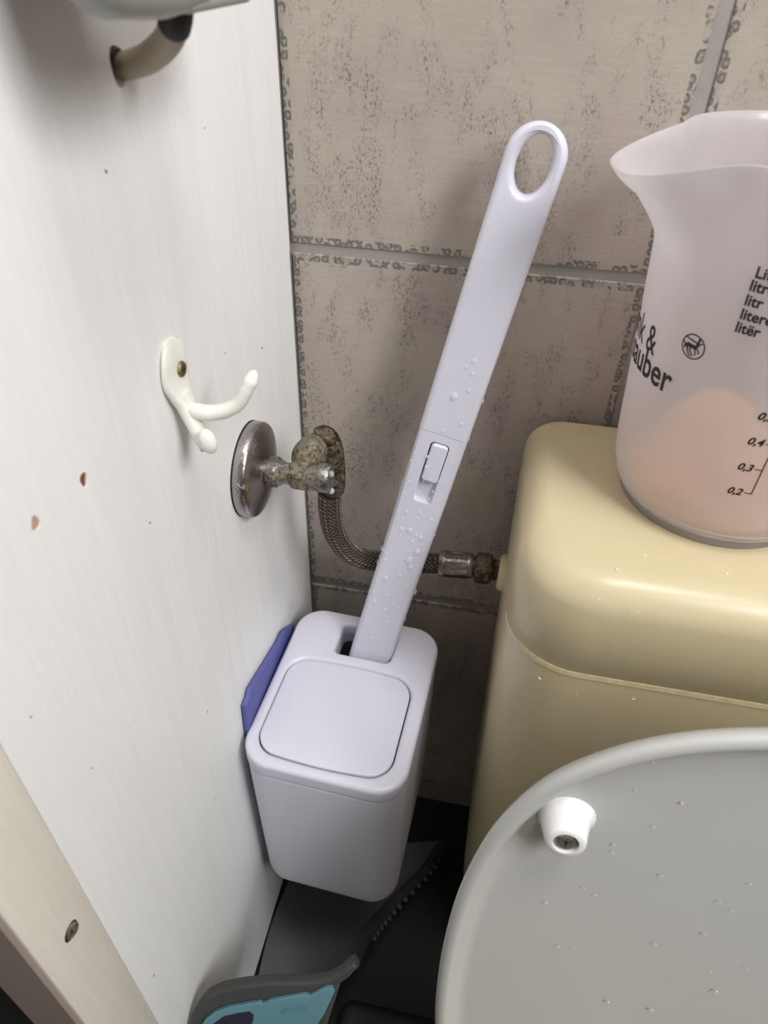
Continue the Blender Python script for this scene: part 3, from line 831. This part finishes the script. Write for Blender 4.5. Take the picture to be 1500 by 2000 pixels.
# inner chute wall under the slot
bm = bmesh.new()
so = rrect(.0254, .0176, .006, 5, .0020, .0512); si = rrect(.0241, .0163, .005, 5, .0020, .0512)
z1_, z0_ = H - .004, H - .022
A = loft(bm, [[(x, y, z1_) for x, y in so], [(x, y, z0_) for x, y in so], [(x, y, z0_) for x, y in si], [(x, y, z1_) for x, y in si]], False, False)
for i in range(len(so)):
    j = (i + 1) % len(so); bm.faces.new((A[0][i], A[0][j], A[3][j], A[3][i]))
bm_obj('slot_chute', bm, M_white_in, bh)
# bracket that carries it on the board
bm = bmesh.new(); box(bm, -.0700, -.0580, -.030, .030, .05, .14, .002)
bm_obj('wall_bracket', bm, M_white_in, bh)

# blue pad between holder and board
bpy_ = [at(541, 1254, 0, .003), at(482, 1352, 0, .003), at(476, 1378, 0, .003), at(480, 1420, 0, .003)]
bl_pts = [(bpy_[0].y, bpy_[0].z), (bpy_[1].y + .004, bpy_[1].z - .0005), (bpy_[1].y, bpy_[1].z - .004), (bpy_[2].y - .0005, bpy_[2].z), (bpy_[3].y, bpy_[3].z - .004), (bpy_[3].y, .235), (-.072, .235), (-.072, bpy_[0].z - .02), (-.090, bpy_[0].z - .006), (-.098, bpy_[0].z - .0012)]
MBl = Matrix(((0, 0, 1, .0032), (1, 0, 0, 0), (0, 1, 0, 0), (0, 0, 0, 1)))
bo = plate('adhesive_pad', bl_pts, M_blue, None, MBl, [], .0040, .0010, 3)
tag(bo, 'blue flat pad wedged between the brush holder and the board', 'pad')

# ------------------------------------------------------------------ brush handle
B0 = Vector((.081, -.101, .325)); AX = Vector((.188, .1534, .9701)).normalized()
Wv = Vector((.9822, -.0294, -.1857)); AX = (AX + Wv * .0120).normalized(); Wv = (Wv - AX * Wv.dot(AX)).normalized()
NF = Wv.cross(AX)                              # faces the viewer
if NF.y > 0: NF = -NF
TK = .0190
Mh = Matrix((Wv, AX, Wv.cross(AX))).transposed().to_4x4()
org = B0 - NF * (TK / 2)
Mh.translation = org
def slice_mesh(me, y, keep_above):
    bm = bmesh.new(); bm.from_mesh(me)
    r = bmesh.ops.bisect_plane(bm, geom=bm.verts[:] + bm.edges[:] + bm.faces[:], plane_co=(0, y, 0), plane_no=(0, 1, 0), clear_inner=keep_above, clear_outer=not keep_above)
    es = [e for e in r['geom_cut'] if isinstance(e, bmesh.types.BMEdge)]
    bmesh.ops.holes_fill(bm, edges=es, sides=0); bm.to_mesh(me); bm.free()
    me.shade_smooth(); me.set_sharp_from_angle(angle=math.radians(60))
sg_ = 1 if Wv.cross(AX).dot(NF) > 0 else -1
br = thing('toilet_brush', 'long white plastic brush handle with a hole, leaning out of the holder slot', 'toilet brush', mat=Mh)
HW = .0176
def outline_top(t0, t1, hw):
    pts = [(-hw, t0), (hw, t0)]
    cy = t1 - hw * 1.02
    for i in range(0, 33):
        a = PI * i / 32; pts.append((hw * math.cos(a), cy + hw * 1.02 * math.sin(a)))
    return pts
hole = [(.0001 + .0098 * math.cos(a), .3850 + .0160 * math.sin(a)) for a in [2 * PI * i / 48 for i in range(48)]]
gp_ = plate('grip', outline_top(.195, .4072, HW), M_white, br, None, [hole], TK, .0044, 8, 60)
slice_mesh(gp_.data, .2122, True)
rec = rrect(.0068, .0247, .0030, 6, .0002, .1812)
shaft = [(-HW, .2117), (-HW, -.03), (HW, -.03), (HW, .2117)]
sf_ = plate('shaft', rrect(HW - .0001, (.235 + .075) / 2, .0008, 3, 0, (.235 - .075) / 2), M_white, br, None, [], TK - .0002, .0044, 8, 60)
slice_mesh(sf_.data, .2119, False)
rc_ = plate('c', rec, None, br, Matrix.Translation((0, 0, sg_ * (TK / 2 + .0010))), [], .0120, .0008, 2)
bpy.context.view_layer.update()
cut(sf_, [rc_])
sf_.data.shade_smooth(); sf_.data.set_sharp_from_angle(angle=math.radians(50))
plate('slide_button', rrect(.0060, .0150, .0026, 6, .0004, .1900), M_white, br, Matrix.Translation((0, 0, sg_ * (TK / 2 - .0014))) @ Matrix.Rotation(sg_ * math.radians(0), 4, 'X'), [], .0068, .0018, 6, 60)
bm = bmesh.new()
rg = []
for z, r in ((-.13, .010), (-.12, .017), (-.10, .019), (-.085, .016), (-.074, .010)):
    rg.append([(r * math.cos(2 * PI * i / 24), z, r * .8 * math.sin(2 * PI * i / 24)) for i in range(24)])
loft(bm, rg); bm_obj('brush_head', bm, M_blue, br)

# water droplets on the handle: (px, py, radius in px)
drops = [(926, 705, 5), (910, 716, 3.5), (923, 731, 4.2), (887, 774, 7.5), (916, 763, 4), (918, 782, 2.2), (901, 828, 4), (865, 842, 3.6),
 (811, 886, 2.4), (803, 899, 2.2), (835, 892, 3.4), (833, 912, 3.4), (840, 937, 3.5), (800, 942, 3), (861, 945, 2), (820, 961, 2), (790, 965, 2), (885, 906, 2.4),
 (794, 1000, 3.4), (820, 1002, 3.2), (842, 1016, 4), (785, 1033, 5.2), (801, 1036, 5.2), (781, 1044, 3), (822, 1051, 4), (813, 1046, 2.4), (806, 1058, 3.2), (777, 1015, 2), (785, 1014, 2), (815, 1012, 2),
 (815, 1078, 6), (799, 1094, 6.8), (802, 1108, 5), (753, 1093, 3.4), (755, 1082, 2.2), (749, 1073, 2), (753, 1129, 5), (781, 1125, 3.6), (796, 1145, 3), (754, 1162, 3), (732, 1174, 4),
 (729, 1157, 2.6), (765, 1179, 3), (777, 1187, 3), (752, 1192, 3.6), (750, 1202, 3.4), (757, 1215, 3), (758, 1238, 2.6), (726, 1245, 3), (749, 1180, 2.6), (750, 1152, 2), (799, 1077, 2.6), (764, 1077, 2), (788, 1159, 2.2), (845, 960, 2.2), (838, 975, 2.2), (827, 940, 2), (757, 1118, 2)]
edge_drops = [(779, 940, 4), (777, 950, 4.5), (773, 959, 3.6), (741, 1069, 4.5), (737, 1085, 3.4), (733, 1097, 4), (973, 696, 4), (941, 783, 7), (914, 857, 5), (897, 903, 3.2), (877, 955, 3.2), (844, 1044, 4.2), (803, 1154, 7), (784, 1207, 4.2), (700, 1212, 3), (692, 1233, 2.6), (687, 1255, 2.4), (718, 1151, 2.6), (750, 1044, 2.4), (872, 680, 3), (706, 1198, 2.2), (768, 965, 2)]
bm = bmesh.new(); bmesh.ops.create_uvsphere(bm, u_segments=16, v_segments=10, radius=1); dm = bpy.data.meshes.new('water_droplet')
for v in bm.verts:
    if v.co.z < 0: v.co.z *= .25
bm.to_mesh(dm); bm.free(); dm.materials.append(M_water); dm.shade_smooth()
def zone(py):
    if py < 850: return 'clear water droplet on the grip part of the brush handle'
    if py < 985: return 'clear water droplet around the slide button of the brush handle'
    if py < 1120: return 'clear water droplet on the middle of the handle shaft below the button'
    return 'clear water droplet on the lower end of the handle shaft near the slot'
for lst, edge_ in ((drops, False), (edge_drops, True)):
    for px, py, r in lst:
        pln = B0 - NF * (TK * .45 if edge_ else 0.0)
        if 824 < px < 850 and 870 < py < 940: pln = B0 + NF * .0022
        P = on_plane(px, py, pln, NF); dist = (P - CAM).dot(m3 @ Vector((0, 0, -1)))
        R_ = r / F * dist * 1.0
        o = bpy.data.objects.new('water_droplet', dm); COL.objects.link(o)
        if edge_:
            loc = Mh.inverted() @ P; s = 1 if loc.x > 0 else -1
            loc.x = s * HW * .985; P = Mh @ loc
            nrm = (Wv * s + NF * .25).normalized()
        else: nrm = NF
        M = frame_z(P, nrm, AX); M = M @ Matrix.Diagonal((R_ * random.uniform(1.0, 1.3), R_, R_ * random.uniform(.6, .8), 1))
        o.matrix_world = M
        tag(o, zone(py), 'droplet', {'g': 'droplets on the grip', 'r': 'droplets around the slide button', 'm': 'droplets on the middle of the shaft', 'l': 'droplets near the slot'}['g' if py < 850 else 'r' if py < 985 else 'm' if py < 1120 else 'l'])

# ------------------------------------------------------------------ dustpan on the floor
dp = thing('dustpan', 'charcoal dustpan with toothed edge and teal grip plate under the brush holder', 'dustpan', (.05, -.2, FZ))
dl = dp.location
DN = Vector((.05, -.80, .60)).normalized(); D0 = at(380, 1972, 0, .006)
def dpl(px, py, off=0.0): return on_plane(px, py, D0 + DN * off, DN)
UX = Vector((1, 0, 0)); UX = (UX - DN * UX.dot(DN)).normalized(); UY = DN.cross(UX)
if UY.z < 0: UY = -UY
DM = Matrix((UX, UY, UX.cross(UY))).transposed().to_4x4(); DM.translation = D0; DMi = DM.inverted()
def d2(px, py): v = DMi @ dpl(px, py); return (v.x, v.y)
def dplate(name, pts, mat, off, h, bev, label=None):
    M = Matrix.Translation(-dl) @ Matrix.Translation(DN * off) @ DM
    o = plate(name, [d2(*p) for p in pts], mat, dp, M, [], h, bev, 3)
    if label: o['label'] = label
    return o
band = [(358, 2060), (366, 2010), (374, 1984), (386, 1962), (402, 1946), (428, 1934), (470, 1926), (520, 1921), (570, 1920), (610, 1919), (640, 1914), (662, 1902), (690, 1880), (698, 1892), (682, 1912), (664, 1924), (662, 1932), (640, 2000), (620, 2060)]
dplate('back_wall', band, M_pan, -.006, .012, .003, 'charcoal back wall with rounded top')
teal = [(372, 2060), (394, 2000), (404, 1984), (424, 1969), (450, 1960), (508, 1950), (514, 1953), (522, 1951), (530, 1946), (598, 1935), (606, 1938), (614, 1934), (638, 1922), (650, 1921), (655, 1930), (636, 1972), (622, 1994), (560, 2004), (540, 2060)]
dplate('grip_plate', teal, M_teal, .0022, .004, .0008, 'teal plate with moulded lettering')
bm = bmesh.new()
for k in range(5):
    c = dpl(552 + k * 11, 1974 - k * 1.8, .0042) - dl
    for q in (-1, 1):
        bmesh.ops.create_cube(bm, size=1, matrix=Matrix.Translation(c + UX * (.0011 * q)) @ DM.to_3x3().to_4x4() @ Matrix.Rotation(.35 * q * (1 if k % 2 else -1), 4, 'Z') @ Matrix.Diagonal((.0007, .0046, .0008, 1)))
bm_obj('moulded_mark', bm, M_teal, dp)
win = [(392, 2060), (404, 2010), (418, 1992), (440, 1976), (470, 1969), (492, 1966), (499, 1973), (498, 1985), (488, 2005), (470, 2060)]
dplate('window', win, M_purple, .0036, .002, .0006, 'dark smoky window in the teal plate')
# pan floor with a curved right rim: from the foot of the back wall to beneath the holder
bm = bmesh.new()
def P(px, py, z): return at(px, py, 2, z) - dl
right = [at(690, 1880, 2, .115), at(722, 1820, 2, .060), at(765, 1768, 2, .012), at(830, 1700, 2, -.030), at(870, 1640, 2, -.045)]
left = [at(500, 1930, 2, -.040), at(508, 1890, 2, -.046), at(528, 1810, 2, -.052), at(560, 1730, 2, -.056), at(600, 1650, 2, -.058)]
rp = catmull(right, 5); lp = catmull(left, 5)
rings = []
for a, b in zip(lp, rp):
    row = []
    for k in range(13):
        t = k / 12; p = a.lerp(b, t); sag = -.055 * math.sin(PI * t) ** 1.0 * max(0, (b.z - a.z)) / .16
        p.z = a.z + (b.z - a.z) * t ** 3
        p.z = max(p.z, FZ + .003); row.append(p - dl)
    row2 = [q + Vector((0, 0, -.0025)) for q in row[::-1]]
    rings.append(row + row2)
loft(bm, rings); bm_obj('pan_floor', bm, plain('pan_grey_plastic', srgb(104, 104, 106), .5, vary=.06), dp, angle=50)
bm = bmesh.new(); tube(bm, [p - dl for p in rp], .0060, 12); bm_obj('side_rim', bm, M_pan, dp)
tm = None
for i in range(5, 20):
    t = i * .95; a = rp[min(int(t), len(rp) - 1)]; b = rp[min(int(t) + 1, len(rp) - 1)]; p = a.lerp(b, t - int(t))
    if tm is None:
        bm = bmesh.new(); lathe(bm, [(.0042, 0), (.0036, .006), (.0014, .010)], 8); tm = bpy.data.meshes.new('tooth'); bm.to_mesh(tm); bm.free(); tm.materials.append(M_pan)
    o = bpy.data.objects.new('tooth', tm); COL.objects.link(o); o.parent = dp
    o.matrix_local = frame_z(p - dl, (.8, -.5, .15))
# dark tray of the pan lying right of the grip
bm = bmesh.new(); box(bm, .088 - dl.x, .20 - dl.x, -.36 - dl.y, -.245 - dl.y, .004, .045, .012, 4)
tr = bm_obj('tray', bm, M_pan_dark, dp)

# ------------------------------------------------------------------ grey fitting at the top left with its pipe
gf = thing('wall_fitting', 'grey plastic fitting at the top with a beige pipe bending into the board', 'fitting', (.05, -.24, .80))
g0 = gf.location
bm = bmesh.new()
A_ = at(95, -25, 0, .05); Bq_ = at(455, -20, 0, .05)
gp = [(A_.y, .0), (Bq_.y, 0)]
XO = .040
def gring(y, hx_, z0, z1, r): return [(x + XO - g0.x, y - g0.y, z + (z0 + z1) / 2 - g0.z) for x, z in rrect(hx_, (z1 - z0) / 2, r, 6)]
zb = .7752
rings = [gring(-.279, .004, zb + .022, .812, .003), gring(-.2775, .0065, zb + .011, .816, .005), gring(-.273, .0085, zb + .0050, .818, .007), gring(-.266, .0098, zb + .0018, .818, .009), gring(-.246, .0100, zb, .818, .009)]
loft(bm, rings); bm_obj('end_shell', bm, M_greyp, gf, angle=60)
bm = bmesh.new()
rings = [gring(-.2454, .0100, zb, .818, .009), gring(-.236, .0100, zb - .0004, .818, .009), gring(-.218, .0098, zb + .0002, .818, .009), gring(-.211, .0090, zb + .0010, .818, .007), gring(-.207, .0075, zb + .002, .816, .006)]
loft(bm, rings); bm_obj('main_shell', bm, M_greyp, gf, angle=60)
bm = bmesh.new(); box(bm, .026 - g0.x, .047 - g0.x, -.225 - g0.y, -.168 - g0.y, zb + .0002 - g0.z, .787 - g0.z, .0025, 3)
bm_obj('spout', bm, M_greyp, gf)
bm = bmesh.new(); box(bm, .024 - g0.x, .044 - g0.x, -.225 - g0.y, -.172 - g0.y, .787 - g0.z, .815 - g0.z, .002)
bm_obj('upper_block', bm, M_greyd, gf)
bm = bmesh.new(); box(bm, 0 - g0.x, .033 - g0.x, -.265 - g0.y, -.215 - g0.y, .795 - g0.z, .814 - g0.z, .002)
bm_obj('mount', bm, M_greyd, gf)
c1 = at(342, 40, 0, .040) - g0; pth = [at(345, 8, 0, .036) - g0, at(341, 45, 0, .034) - g0, at(325, 82, 0, .027) - g0, at(292, 112, 0, .016) - g0, at(262, 124, 0, .006) - g0, at(236, 130, 0, -.004) - g0, at(220, 134, 0, -.012) - g0]
cp = catmull(pth, 8)
bm = bmesh.new(); tube(bm, cp, .0050, 20); tag(bm_obj('pipe', bm, M_beige, gf), 'beige bent pipe')
bm = bmesh.new(); tube(bm, cp[:11], [.0056] * 10 + [.0050], 20); tag(bm_obj('collar', bm, M_pan_dark, gf), 'black collar on the pipe')
